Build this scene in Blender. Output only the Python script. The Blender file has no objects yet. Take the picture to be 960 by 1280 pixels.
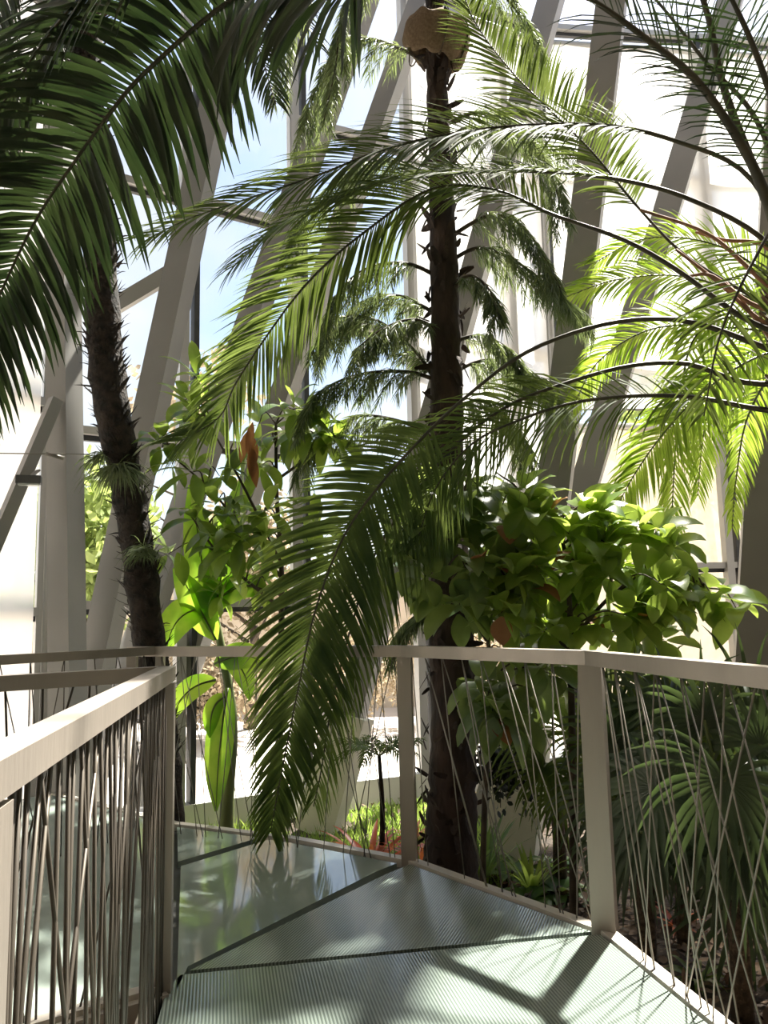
import bpy, math, random
from mathutils import Vector as V
random.seed(7)
R = random.random
U = random.uniform
C = bpy.context.scene.collection
SC = bpy.context.scene
def rad(a): return a * math.pi / 180
# ------------------------------------------------------------------ camera
F_PX, CAM = 980.0, V((0, 0, 1.27))
PITCH, ROLL = rad(7.4), rad(1.3)
FW = V((0, math.cos(PITCH), math.sin(PITCH)))
U0 = V((0, -math.sin(PITCH), math.cos(PITCH)))
R0 = V((1, 0, 0))
UP = U0 * math.cos(ROLL) + R0 * math.sin(ROLL)
RT = R0 * math.cos(ROLL) - U0 * math.sin(ROLL)
def ray(px, py): return FW + RT * ((px - 480) / F_PX) + UP * ((640 - py) / F_PX)
def P(px, py, y):
    d = ray(px, py); return CAM + d * (y / d.y)
def G(px, py, z=0.0):
    d = ray(px, py); return CAM + d * ((z - CAM.z) / d.z)
cd = bpy.data.cameras.new('camera'); cam = bpy.data.objects.new('camera', cd); C.objects.link(cam)
cd.sensor_fit = 'HORIZONTAL'; cd.sensor_width = 36; cd.lens = 36 * F_PX / 960
from mathutils import Matrix
cam.matrix_world = Matrix(((RT.x, UP.x, -FW.x, CAM.x), (RT.y, UP.y, -FW.y, CAM.y), (RT.z, UP.z, -FW.z, CAM.z), (0, 0, 0, 1)))
cd.clip_start = 0.05; cd.clip_end = 300
SC.camera = cam
GZ = -0.6                                            # soil level below the walkway
# ------------------------------------------------------------------ materials
def nmat(name):
    m = bpy.data.materials.new(name); m.use_nodes = True
    nt = m.node_tree; nt.nodes.clear()
    out = nt.nodes.new('ShaderNodeOutputMaterial')
    return m, nt, nt.nodes, nt.links, out
def noise_ramp(nt, c1, c2, scale, detail=3, lo=.35, hi=.65, coord='Object', stretch=None):
    tc = nt.nodes.new('ShaderNodeTexCoord'); no = nt.nodes.new('ShaderNodeTexNoise')
    no.inputs['Scale'].default_value = scale; no.inputs['Detail'].default_value = detail
    src = tc.outputs[coord]
    if stretch:
        mp = nt.nodes.new('ShaderNodeMapping'); mp.inputs['Scale'].default_value = stretch
        nt.links.new(src, mp.inputs['Vector']); src = mp.outputs['Vector']
    nt.links.new(src, no.inputs['Vector'])
    r = nt.nodes.new('ShaderNodeValToRGB'); e = r.color_ramp.elements
    e[0].position = lo; e[1].position = hi; e[0].color = (*c1, 1); e[1].color = (*c2, 1)
    nt.links.new(no.outputs['Fac'], r.inputs['Fac'])
    return r.outputs['Color'], no.outputs['Fac']
def leaf_mat(name, c1, c2, t1, t2, trans=.4, rough=.4, scale=6, spec=.5):
    m, nt, N, L, out = nmat(name)
    col, _ = noise_ramp(nt, c1, c2, scale)
    tcol, _ = noise_ramp(nt, t1, t2, scale)
    p = N.new('ShaderNodeBsdfPrincipled'); p.inputs['Roughness'].default_value = rough
    p.inputs['Specular IOR Level'].default_value = spec
    L.new(col, p.inputs['Base Color'])
    t = N.new('ShaderNodeBsdfTranslucent'); L.new(tcol, t.inputs['Color'])
    mx = N.new('ShaderNodeMixShader'); mx.inputs[0].default_value = trans
    L.new(p.outputs[0], mx.inputs[1]); L.new(t.outputs[0], mx.inputs[2]); L.new(mx.outputs[0], out.inputs[0])
    return m
def pmat(name, c1, c2=None, rough=.6, metal=0, scale=8, bump=0, bscale=None, stretch=None, spec=.5):
    m, nt, N, L, out = nmat(name)
    p = N.new('ShaderNodeBsdfPrincipled'); p.inputs['Roughness'].default_value = rough; p.inputs['Metallic'].default_value = metal
    p.inputs['Specular IOR Level'].default_value = spec
    col, fac = noise_ramp(nt, c1, c2 or c1, scale, 4, stretch=stretch)
    L.new(col, p.inputs['Base Color'])
    if bump:
        b = N.new('ShaderNodeBump'); b.inputs['Strength'].default_value = bump; b.inputs['Distance'].default_value = .02
        if bscale:
            _, fac = noise_ramp(nt, (0, 0, 0), (1, 1, 1), bscale, 5, stretch=stretch)
        L.new(fac, b.inputs['Height']); L.new(b.outputs[0], p.inputs['Normal'])
    L.new(p.outputs[0], out.inputs[0])
    return m
M = {}
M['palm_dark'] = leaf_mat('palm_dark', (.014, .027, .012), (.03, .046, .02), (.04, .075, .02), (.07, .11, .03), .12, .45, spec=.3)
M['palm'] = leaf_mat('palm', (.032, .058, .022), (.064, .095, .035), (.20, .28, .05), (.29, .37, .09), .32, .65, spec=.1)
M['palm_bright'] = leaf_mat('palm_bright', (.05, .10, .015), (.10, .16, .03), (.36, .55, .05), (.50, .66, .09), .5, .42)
M['needle'] = leaf_mat('needle', (.045, .07, .035), (.08, .115, .05), (.2, .27, .09), (.30, .36, .13), .36, .5)
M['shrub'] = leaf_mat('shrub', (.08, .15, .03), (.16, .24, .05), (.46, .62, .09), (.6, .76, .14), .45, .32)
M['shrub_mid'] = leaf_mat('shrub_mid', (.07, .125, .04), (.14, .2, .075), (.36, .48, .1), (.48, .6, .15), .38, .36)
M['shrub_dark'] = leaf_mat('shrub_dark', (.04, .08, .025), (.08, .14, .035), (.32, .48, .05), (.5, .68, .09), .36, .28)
M['banana'] = leaf_mat('banana', (.06, .15, .015), (.12, .22, .03), (.26, .52, .03), (.5, .72, .07), .5, .35, 5)
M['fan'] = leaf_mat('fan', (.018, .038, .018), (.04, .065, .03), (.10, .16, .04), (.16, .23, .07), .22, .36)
M['vine'] = leaf_mat('vine', (.006, .012, .006), (.014, .02, .01), (.02, .035, .01), (.03, .05, .015), .1, .5)
M['hosta'] = leaf_mat('hosta', (.05, .12, .03), (.12, .2, .06), (.3, .45, .08), (.4, .55, .12), .3, .35)
M['red_leaf'] = leaf_mat('red_leaf', (.35, .06, .02), (.55, .14, .04), (.8, .2, .06), (.9, .35, .1), .4, .4)
M['dry_leaf'] = leaf_mat('dry_leaf', (.16, .07, .03), (.3, .13, .05), (.5, .2, .06), (.6, .28, .1), .3, .7)
M['litter'] = leaf_mat('litter', (.09, .055, .035), (.26, .17, .10), (.2, .1, .05), (.3, .17, .1), .15, .8, 3)
M['grass'] = leaf_mat('grass', (.14, .24, .04), (.24, .34, .07), (.4, .6, .1), (.55, .7, .14), .4, .6)
M['air'] = leaf_mat('air', (.07, .10, .05), (.14, .17, .08), (.2, .28, .1), (.3, .36, .14), .25, .6)
M['out_leaf'] = leaf_mat('out_leaf', (.16, .22, .06), (.30, .36, .12), (.4, .5, .12), (.55, .62, .2), .4, .6)
M['out_dry'] = leaf_mat('out_dry', (.3, .24, .16), (.42, .34, .24), (.4, .32, .2), (.5, .4, .26), .3, .7)
M['rachis'] = pmat('rachis', (.03, .028, .014), (.06, .05, .025), .5)
M['rachis_green'] = pmat('rachis_green', (.07, .10, .025), (.13, .15, .045), .5)
M['dead_stalk'] = pmat('dead_stalk', (.2, .1, .055), (.34, .18, .1), .8)
M['bark_dark'] = pmat('bark_dark', (.010, .008, .006), (.042, .028, .02), .9, 0, 18, .9, 40)
M['bark_red'] = pmat('bark_red', (.022, .014, .011), (.06, .036, .027), .85, 0, 10, .8, 30, (1, 1, .35))
M['fibre'] = pmat('fibre', (.05, .035, .022), (.13, .09, .055), .9, 0, 30, .8, 60)
M['twig'] = pmat('twig', (.035, .025, .016), (.09, .065, .04), .8)
M['banana_stem'] = pmat('banana_stem', (.12, .16, .05), (.2, .22, .08), .6, 0, 6, 0, None, (1, 1, .3))
M['burlap'] = pmat('burlap', (.16, .105, .06), (.24, .165, .10), .95, 0, 60, .6, 200)
M['steel_paint'] = pmat('steel_paint', (.25, .238, .22), (.285, .27, .25), .5, 0, 2)
M['concrete_pale'] = pmat('concrete_pale', (.70, .67, .56), (.78, .75, .64), .8, 0, 3)
M['frame'] = pmat('frame', (.42, .41, .39), (.45, .44, .42), .4, .2, 2)
M['gasket'] = pmat('gasket', (.03, .032, .035), (.05, .05, .05), .6)
M['rail'] = pmat('rail', (.30, .265, .23), (.40, .35, .30), .42, .55, 3, .08, 60, (1, 1, .2))
M['rod'] = pmat('rod', (.20, .185, .16), (.26, .24, .2), .35, .6, 3)
M['rod_dark'] = pmat('rod_dark', (.07, .06, .048), (.10, .085, .065), .45, .5, 3)
M['beam'] = pmat('beam', (.035, .038, .035), (.06, .06, .055), .6)
M['edge'] = pmat('edge', (.42, .39, .34), (.5, .46, .40), .5, .15, 5)
M['soil'] = pmat('soil', (.035, .024, .016), (.10, .072, .05), .95, 0, 9, .8, 30)
M['paving'] = pmat('paving', (.62, .55, .50), (.70, .63, .57), .9, 0, 1.2)
M['curb'] = pmat('curb', (.66, .64, .60), (.72, .70, .66), .7, 0, 3)
M['plaster'] = pmat('plaster', (.56, .47, .37), (.68, .59, .48), .95, 0, 1.4, .3, 8)
M['wall'] = pmat('wall', (.52, .47, .39), (.58, .53, .45), .9, 0, 2)
M['lamp'] = pmat('lamp', (.10, .10, .10), (.13, .13, .13), .4, .4)
def glass_mat():
    m, nt, N, L, out = nmat('window_glass')
    t = N.new('ShaderNodeBsdfTransparent'); t.inputs[0].default_value = (.95, .97, .96, 1)
    g = N.new('ShaderNodeBsdfGlossy'); g.inputs['Roughness'].default_value = .02
    f = N.new('ShaderNodeFresnel'); f.inputs[0].default_value = 1.35
    mx = N.new('ShaderNodeMixShader'); L.new(f.outputs[0], mx.inputs[0]); L.new(t.outputs[0], mx.inputs[1]); L.new(g.outputs[0], mx.inputs[2])
    L.new(mx.outputs[0], out.inputs[0]); return m
M['glass'] = glass_mat()
def lens_mat():
    m, nt, N, L, out = nmat('lens'); p = N.new('ShaderNodeBsdfPrincipled')
    p.inputs['Base Color'].default_value = (.75, .75, .72, 1); p.inputs['Roughness'].default_value = .1; L.new(p.outputs[0], out.inputs[0]); return m
M['lens'] = lens_mat()
def blind_mat(name, col, tr, weave=0):
    m, nt, N, L, out = nmat(name)
    d = N.new('ShaderNodeBsdfDiffuse'); d.inputs[0].default_value = (*col, 1)
    t = N.new('ShaderNodeBsdfTranslucent'); t.inputs[0].default_value = (*col, 1)
    x = N.new('ShaderNodeBsdfTransparent')
    a = N.new('ShaderNodeMixShader'); a.inputs[0].default_value = .75
    L.new(d.outputs[0], a.inputs[1]); L.new(t.outputs[0], a.inputs[2])
    b = N.new('ShaderNodeMixShader'); b.inputs[0].default_value = tr
    if weave:
        tc = N.new('ShaderNodeTexCoord'); no = N.new('ShaderNodeTexNoise'); no.inputs['Scale'].default_value = 9; no.inputs['Detail'].default_value = 4
        L.new(tc.outputs['Object'], no.inputs['Vector'])
        mr = N.new('ShaderNodeMapRange'); mr.inputs['From Min'].default_value = .35; mr.inputs['From Max'].default_value = .65
        mr.inputs['To Min'].default_value = tr - weave; mr.inputs['To Max'].default_value = tr + weave
        L.new(no.outputs['Fac'], mr.inputs['Value']); L.new(mr.outputs[0], b.inputs[0])
    L.new(a.outputs[0], b.inputs[1]); L.new(x.outputs[0], b.inputs[2]); L.new(b.outputs[0], out.inputs[0]); return m
M['blind'] = blind_mat('blind', (.92, .90, .86), .12)
M['screen'] = blind_mat('screen', (.36, .31, .24), .12, .09)
def deck_mat(name, ribbed, ang=0.0):
    m, nt, N, L, out = nmat(name)
    p = N.new('ShaderNodeBsdfPrincipled')
    p.inputs['Roughness'].default_value = .13 if ribbed else .07
    p.inputs['Specular IOR Level'].default_value = .75
    col, _ = noise_ramp(nt, (.22, .27, .24), (.29, .345, .305), 1.3, 3)
    if ribbed:
        tc = N.new('ShaderNodeTexCoord'); mp = N.new('ShaderNodeMapping'); mp.inputs['Rotation'].default_value = (0, 0, ang)
        L.new(tc.outputs['Object'], mp.inputs['Vector'])
        w = N.new('ShaderNodeTexWave'); w.wave_type = 'BANDS'; w.bands_direction = 'X'; w.inputs['Scale'].default_value = 27
        L.new(mp.outputs[0], w.inputs['Vector'])
        mix = N.new('ShaderNodeMix'); mix.data_type = 'RGBA'; mix.blend_type = 'MULTIPLY'; mix.inputs['Factor'].default_value = .85
        rp = N.new('ShaderNodeValToRGB'); e = rp.color_ramp.elements; e[0].position = .35; e[1].position = .65
        e[0].color = (.38, .40, .38, 1); e[1].color = (1, 1, 1, 1)
        L.new(w.outputs['Fac'], rp.inputs['Fac']); L.new(col, mix.inputs['A']); L.new(rp.outputs['Color'], mix.inputs['B'])
        L.new(mix.outputs['Result'], p.inputs['Base Color'])
        b = N.new('ShaderNodeBump'); b.inputs['Strength'].default_value = .25; b.inputs['Distance'].default_value = .003
        L.new(w.outputs['Fac'], b.inputs['Height']); L.new(b.outputs[0], p.inputs['Normal'])
    else:
        L.new(col, p.inputs['Base Color'])
    L.new(p.outputs[0], out.inputs[0]); return m
M['deck'] = deck_mat('deck', False); M['deck_ribbed'] = deck_mat('deck_ribbed', True, rad(-12)); M['deck_fine'] = deck_mat('deck_fine', True, rad(20))
# ------------------------------------------------------------------ mesh helpers
class MB:
    def __init__(s): s.v = []; s.f = []
    def add(s, vs, fs):
        o = len(s.v); s.v += [tuple(a) for a in vs]; s.f += [tuple(i + o for i in f) for f in fs]
    def tube(s, pts, rr, n=8, cap=True):
        pts = [V(p) for p in pts]
        if not hasattr(rr, '__len__'): rr = [rr] * len(pts)
        T0 = (pts[1] - pts[0]).normalized()
        a = T0.cross(V((0, 0, 1)))
        if a.length < .05: a = T0.cross(V((1, 0, 0)))
        a.normalize(); vs = []
        for i, p in enumerate(pts):
            T = (pts[min(i + 1, len(pts) - 1)] - pts[max(i - 1, 0)]).normalized()
            a = (a - T * a.dot(T)).normalized(); b = T.cross(a)
            for k in range(n):
                t = 2 * math.pi * k / n
                vs.append(p + (a * math.cos(t) + b * math.sin(t)) * rr[i])
        fs = [(i * n + k, i * n + (k + 1) % n, (i + 1) * n + (k + 1) % n, (i + 1) * n + k) for i in range(len(pts) - 1) for k in range(n)]
        if cap: fs += [tuple(range(n))[::-1], tuple((len(pts) - 1) * n + k for k in range(n))]
        s.add(vs, fs)
    def bar(s, a, b, w, h, up=V((0, 0, 1))):              # box section from a to b
        a, b = V(a), V(b); T = (b - a).normalized(); S = T.cross(up)
        if S.length < .01: S = T.cross(V((0, 1, 0)))
        S.normalize(); N = S.cross(T)
        vs = [q + S * (sx * w / 2) + N * (sz * h / 2) for q in (a, b) for sx, sz in ((-1, -1), (1, -1), (1, 1), (-1, 1))]
        s.add(vs, [(0, 1, 2, 3), (7, 6, 5, 4), (0, 4, 5, 1), (1, 5, 6, 2), (2, 6, 7, 3), (3, 7, 4, 0)])
    def box(s, c, d, rz=0):
        cz, sz = math.cos(rz), math.sin(rz); vs = []
        for x in (-1, 1):
            for y in (-1, 1):
                for z in (-1, 1):
                    X, Y = x * d[0] / 2, y * d[1] / 2
                    vs.append((c[0] + X * cz - Y * sz, c[1] + X * sz + Y * cz, c[2] + z * d[2] / 2))
        s.add(vs, [(0, 1, 3, 2), (4, 6, 7, 5), (0, 4, 5, 1), (2, 3, 7, 6), (0, 2, 6, 4), (1, 5, 7, 3)])
    def prism(s, poly, z0, z1):
        n = len(poly)
        vs = [(p[0], p[1], z0) for p in poly] + [(p[0], p[1], z1) for p in poly]
        s.add(vs, [tuple(range(n))[::-1], tuple(range(n, 2 * n))] + [(i, (i + 1) % n, n + (i + 1) % n, n + i) for i in range(n)])
    def quad(s, a, b, c, d, th=0):
        a, b, c, d = map(V, (a, b, c, d))
        if not th: s.add([a, b, c, d], [(0, 1, 2, 3)]); return
        n = (b - a).cross(d - a).normalized() * th
        s.add([a, b, c, d, a + n, b + n, c + n, d + n], [(3, 2, 1, 0), (4, 5, 6, 7), (0, 1, 5, 4), (1, 2, 6, 5), (2, 3, 7, 6), (3, 0, 4, 7)])
    def blade(s, base, d, nrm, L, w, droop=.0, seg=4, prof=(.45, 1, .9, .6, .06), fold=.25, twist=0):
        d = V(d).normalized(); p = V(base); vs = []
        for i in range(seg + 1):
            wv = d.cross(nrm)
            if wv.length < .02: wv = d.cross(V((.3, .5, .1)))
            wv.normalize(); nn = wv.cross(d)
            if twist:
                a = twist * i / seg; wv, nn = wv * math.cos(a) + nn * math.sin(a), nn * math.cos(a) - wv * math.sin(a)
            t = i / seg * (len(prof) - 1); k = min(int(t), len(prof) - 2); ww = w * (prof[k] + (prof[k + 1] - prof[k]) * (t - k)) / 2
            vs += [p - wv * ww + nn * (ww * fold), p, p + wv * ww + nn * (ww * fold)]
            d = (d + V((0, 0, -1)) * (droop * (i + 1) / seg)).normalized()
            p = p + d * (L / seg)
        fs = []
        for i in range(seg):
            a = i * 3; fs += [(a, a + 1, a + 4, a + 3), (a + 1, a + 2, a + 5, a + 4)]
        s.add(vs, fs)
    def build(s, name, m, parent=None, smooth=True):
        me = bpy.data.meshes.new(name); me.from_pydata(s.v, [], s.f); me.materials.append(m); me.update()
        if smooth: me.polygons.foreach_set('use_smooth', [True] * len(me.polygons))
        o = bpy.data.objects.new(name, me); C.objects.link(o)
        if parent:
            o.parent = parent
            if not parent.parent: o.matrix_parent_inverse = Matrix.Translation(-parent.location)
        return o
def thing(name, label, cat, loc=(0, 0, 0), group=None):
    o = bpy.data.objects.new(name, None); C.objects.link(o); o.location = loc; o.empty_display_size = .1
    o['label'] = label; o['category'] = cat
    if group: o['group'] = group
    return o
def tag(o, label, cat, group=None, kind=None):
    o['label'] = label; o['category'] = cat
    if group: o['group'] = group
    if kind: o['kind'] = kind
    return o
def struct(o): o['kind'] = 'structure'; return o
def spline(pts, n=48):
    pts = [V(p) for p in pts]; q = [pts[0] * 2 - pts[1]] + pts + [pts[-1] * 2 - pts[-2]]; out = []
    m = len(pts) - 1
    for j in range(n + 1):
        u = j / n * m; i = min(int(u), m - 1); t = u - i
        a, b, c, d = q[i], q[i + 1], q[i + 2], q[i + 3]
        out.append(.5 * (2 * b + (c - a) * t + (2 * a - 5 * b + 4 * c - d) * t * t + (3 * b - a - 3 * c + d) * t ** 3))
    L = [0]
    for i in range(n): L.append(L[-1] + (out[i + 1] - out[i]).length)
    return out, L
def at(sp, L, t):
    x = t * L[-1]
    for i in range(len(L) - 1):
        if L[i + 1] >= x:
            k = (x - L[i]) / max(1e-6, L[i + 1] - L[i]); return sp[i].lerp(sp[i + 1], k), (sp[i + 1] - sp[i]).normalized()
    return sp[-1], (sp[-1] - sp[-2]).normalized()
def rvec(): return V((U(-1, 1), U(-1, 1), U(-1, 1)))
# ------------------------------------------------------------------ palm frond: leaflets mesh + midrib child
def frond(parent, pts, L=.5, n=60, w=.022, r=(.014, .003), nrm=(0, -.6, .8), phi=(62, 28), vee=12, droop=.15, t0=.2, mat='palm', rmat='rachis', keep=1.0, lo=.45, tip=.35, seg=4, sides=(-1, 1), jit=.06):
    sp, LL = spline(pts); nv = V(nrm).normalized(); m = MB()
    for i in range(n):
        t = t0 + (1 - t0) * (i + .5 * R()) / n
        p, T = at(sp, LL, t); S = T.cross(nv).normalized(); N = S.cross(T)
        x = (t - t0) / (1 - t0)
        pr = lo + (1 - lo) * min(1, x / .3) if x < .3 else 1 - (1 - tip) * ((x - .3) / .7) ** 1.6
        ph = rad(phi[0] + (phi[1] - phi[0]) * x)
        for sd in sides:
            if R() > keep: continue
            ve = rad(vee + U(-8, 8))
            d = T * math.cos(ph) + (S * (sd * math.cos(ve)) + N * math.sin(ve)) * math.sin(ph) + rvec() * jit
            m.blade(p, d, N + rvec() * .25, L * pr * U(.88, 1.08), w * U(.85, 1.1) * (.6 + .4 * pr), droop * U(.6, 1.4), seg, (.4, 1, .92, .6, .05), .3)
    o = m.build('frond', M[mat], parent)
    k = MB(); N_ = len(sp) - 1
    k.tube(sp, [r[0] + (r[1] - r[0]) * (i / N_) ** .8 for i in range(N_ + 1)], 7)
    k.build('midrib', M[rmat], o)
    return o
def pp(lst, y0, y1):                                  # picture points with depth running from y0 to y1
    n = len(lst) - 1
    return [P(a[0], a[1], y0 + (y1 - y0) * i / n) for i, a in enumerate(lst)]
def tree_trunk(parent, pts, rr, mat, name='trunk', n=16, rough=.0, samples=40):
    sp, L = spline(pts, samples); m = MB(); R_ = []
    for i in range(samples + 1):
        u = i / samples * (len(rr) - 1); k = min(int(u), len(rr) - 2)
        R_.append((rr[k] + (rr[k + 1] - rr[k]) * (u - k)) * (1 + U(-rough, rough)))
    m.tube(sp, R_, n); return m.build(name, M[mat], parent), sp, L, R_
# ================================================================== SETTING
# soil and outside ground
m = MB(); m.prism([(-7, -5.2), (9, -5.2), (9, 6), (7, 9.4), (2, 9.1), (-.9, 7.7), (-2.8, 6.5), (-6, 2), (-7, 2)], GZ - .3, GZ)
struct(m.build('ground', M['soil'], smooth=False))
m = MB(); m.prism([(-60, -20), (60, -20), (60, 90), (-60, 90)], GZ - .45, GZ - .2)
struct(m.build('outside_ground', M['paving'], smooth=False))
# walkway of glass panels on dark beams
P1, P2, P3, P4 = G(752, 1166), G(512, 1078), G(365, 1050), G(215, 1031)
P5 = G(60, 992); CC = G(204, 1238); CN = V((-.42, .2, 0)); CL = G(20, 1292)
PB = P1 + (G(890, 1280) - P1).normalized() * 5.0
S1 = G(222, 1217)                                     # where the seams meet by the corner post
SB = G(478, 1092); SD = G(215, 1082); SE = G(335, 1046)
def inset(poly, d):
    c = sum((V((p[0], p[1], 0)) for p in poly), V((0, 0, 0))) / len(poly); out = []
    n = len(poly)
    for i in range(n):
        a, b, e = V((*poly[i - 1][:2], 0)), V((*poly[i][:2], 0)), V((*poly[(i + 1) % n][:2], 0))
        d1 = (b - a).normalized(); d2 = (e - b).normalized()
        n1 = V((-d1.y, d1.x, 0)); n2 = V((-d2.y, d2.x, 0))
        if (c - b).dot(n1) < 0: n1 = -n1
        if (c - b).dot(n2) < 0: n2 = -n2
        q = (n1 + n2); q = q / max(.35, q.length_squared / 2)
        out.append(b + q * d)
    return out
NL = V((-.30, -.7, 0)); NR = V((PB.x, -.7, 0))
LO = CC + (CL - CC).normalized() * 1.9
P6 = V((-4.1, 4.1, 0))
outer = [PB, P1, P2, P3, P4, P5, P6, LO, CC, NL]
m = MB(); m.prism(outer, -.22, -.035); struct(m.build('floor_frame', M['beam'], smooth=False))
panels = [([P1, S1, CC, NL, PB], 'deck_ribbed', .012), ([P1, P2, SB, S1], 'deck_fine', .02), ([SB, P2, P3, SE, SD, CC, S1], 'deck', .045),
          ([SD, SE, P4], 'deck', .03), ([CC, SD, P4, P5, P6, LO], 'deck', .012)]
for i, (pl, mt, d) in enumerate(panels):
    m = MB(); m.prism(inset(pl, d), -.034, 0); struct(m.build('floor' if i == 0 else 'floor_panel', M[mt], smooth=False))
# steel edge strip round the walkway
for i, (a, b) in enumerate([(PB, P1), (P1, P2), (P2, P3), (P3, P4), (P4, P5), (LO, CC), (CC, NL)]):
    T = (b - a).normalized(); o_ = V((T.y, -T.x, 0)) * (.028)
    m = MB(); m.bar(a + o_ + V((0, 0, -.06)), b + o_ + V((0, 0, -.06)), .055, .135)
    struct(m.build(f'trim_{i+1}', M['edge'], smooth=False))
for q in [(-2.6, 4.6), (-1.2, 3.6), (.3, 3.0), (.5, .6), (-.2, 2.0)]:
    m = MB(); m.tube([(q[0], q[1], GZ), (q[0], q[1], -.22)], .06, 12); struct(m.build('walkway_post', M['beam']))
# facade --------------------------------------------------------------
W = [V((-5.6, 2.2, 0)), V((-2.85, 6.5, 0)), V((-.9, 7.75, 0)), V((2.0, 9.1, 0)), V((6.2, 9.6, 0)), V((8.2, 4.5, 0))]
HT = 8.6
bars = [[1.35, 3.1, 5.2], [1.4, 2.9, 5.3], [1.6, 4.3, 6.5], [1.75, 4.2, 6.6], [1.8, 4.5, 6.6]]
for i in range(5):
    a, b = W[i], W[i + 1]
    m = MB(); m.bar(a + V((0, 0, GZ - .05)) + V((0, 0, .14)), b + V((0, 0, GZ + .09)), .22, .34)
    struct(m.build(['baseboard_left', 'baseboard_back', 'baseboard_back', 'baseboard_back', 'baseboard_right'][i], M['curb'], smooth=False))
    m = MB(); m.quad(a + V((0, 0, GZ + .2)), b + V((0, 0, GZ + .2)), b + V((0, 0, HT)), a + V((0, 0, HT)))
    w = struct(m.build(f'window_{i+1}', M['glass'], smooth=False))
    T = (b - a).normalized(); inn = V((T.y, -T.x, 0)) * .05
    f = MB(); g = MB(); fr = [[0, .2, .4, .6, .8, 1], [0, .5, 1], [0, .42, .823, 1], [0, .49, 1], [0, .33, .66, 1]][i]
    for z in bars[i] + [HT]:
        f.bar(a + inn + V((0, 0, z)), b + inn + V((0, 0, z)), .07, .07); g.bar(a + V((0, 0, z - .055)), b + V((0, 0, z - .055)), .05, .05)
    for k in fr:
        q = a.lerp(b, k)
        f.bar(q + inn + V((0, 0, GZ + .2)), q + inn + V((0, 0, HT)), .11, .09, T); q = q + T * .12 + inn * .6
        if k < 1: g.bar(q + V((0, 0, GZ + .2)), q + V((0, 0, HT)), .12, .05, T)
    f.build('window_frame', M['frame'], w, False); g.build('window_gasket', M['gasket'], w, False)
# unseen solid roof added to block sky light; unseen plain walls also dim the interior
m = MB(); m.prism([(-7, -5.2), (9.2, -5.2), (9.2, 4.2), (6.5, 5.6), (-4.2, 4.6), (-7, 2.2)], HT, HT + .2); struct(m.build('shade_roof', M['wall'], smooth=False))
for nm, a, b in (('wall_rear', (-6.6, -5), (8.9, -5)), ('wall_left', (-6.2, -5), W[0] + V((-.1, 0, 0))), ('wall_right', W[5] + V((.1, 0, 0)), (8.7, -5))):
    m = MB(); a = V((a[0], a[1], GZ + HT / 2 + .3)); b = V((b[0], b[1], GZ + HT / 2 + .3)); m.bar(a, b, .2, HT + .8); struct(m.build(nm, M['wall'], smooth=False))
# leaning columns: bottom and top picture points, depth, width, thickness
cols = [((86, 985), (72, -260), 6.1, .20, .20), ((98, 940), (300, -10), 6.45, .24, .17), ((128, 930), (470, -40), 6.9, .22, .17),
        ((215, 890), (530, -10), 7.2, .2, .17), ((402, 1024), (700, -40), 7.2, .24, .18), ((640, 1062), (772, -60), 6.3, .26, .2),
        ((610, 1010), (925, -40), 7.6, .26, .2), ((935, 960), (985, 0), 6.8, .3, .22)]
FEET = []
for i, (a, b, y, w_, t_) in enumerate(cols):
    A = P(a[0], a[1], y); B = P(b[0], b[1], y + .25); d = (B - A) / (B.z - A.z)
    A = A + d * (GZ - .02 - A.z); FEET.append(V((A.x, A.y))); m = MB(); m.bar(A, B, w_, t_, V((.35, 1, 0)).normalized())
    struct(m.build('wall_column', M['steel_paint' if i not in (4, 5) else 'steel_paint'], smooth=False))
    if i in (4, 5):                                   # pale footing block wrapped round the foot
        m = MB(); m.bar(A, A + d * (1.0), w_ + .12, t_ + .1, V((.35, 1, 0)).normalized()); struct(m.build('column_footing', M['concrete_pale'], smooth=False))
# sloping frame bar between the two left columns, diagonal strut
m = MB(); m.bar(P(118, 398, 6.6), P(222, 336, 6.6), .06, .14); struct(m.build('trim_8', M['frame'], smooth=False))
m = MB(); m.bar(P(-30, 735, 5.6), P(70, 500, 6.0), .09, .09); struct(m.build('trim_9', M['steel_paint'], smooth=False))
# blinds and screens inside the glass
def sheet(name, label, cat, a, b, z0, z1, mat, off=.16):
    T = (b - a).normalized(); inn = V((T.y, -T.x, 0)) * off; a = a + inn; b = b + inn
    t = thing(name, label, cat, (a + b) / 2 + V((0, 0, z0)))
    m = MB(); n = 14
    for k in range(n):
        q, s_ = a.lerp(b, k / n), a.lerp(b, (k + 1) / n)
        o1, o2 = [V((T.y, -T.x, 0)) * (.02 * math.sin(j * 1.7)) for j in (k, k + 1)]
        m.quad(q + o1 + V((0, 0, z0)), s_ + o2 + V((0, 0, z0)), s_ + o2 + V((0, 0, z1)), q + o1 + V((0, 0, z1)))
    m.build('fabric', M[mat], t)
    m = MB(); m.tube([a + V((0, 0, z1)), b + V((0, 0, z1))], .035, 10); m.build('roller', M['frame'], t)
    m = MB(); m.tube([a + V((0, 0, z0)), b + V((0, 0, z0))], .014, 8); m.build('bottom_bar', M['frame'], t)
    return t
sheet('roller_blind', 'pale white translucent blind glowing behind the diagonal strut at far left', 'blind', W[0].lerp(W[1], .1), W[0].lerp(W[1], .97), GZ + .35, 6.6, 'blind')
sheet('roller_blind', 'white sunlit blind high up behind the arching stalks at upper right', 'blind', W[3].lerp(W[4], .02), W[3].lerp(W[4], .98), 3.6, 8.3, 'blind')
sheet('roller_blind', 'white blind behind the conifer trunk and burlap collar', 'blind', W[2].lerp(W[3], .42), W[2].lerp(W[3], .97), 2.0, 8.3, 'blind')
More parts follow.
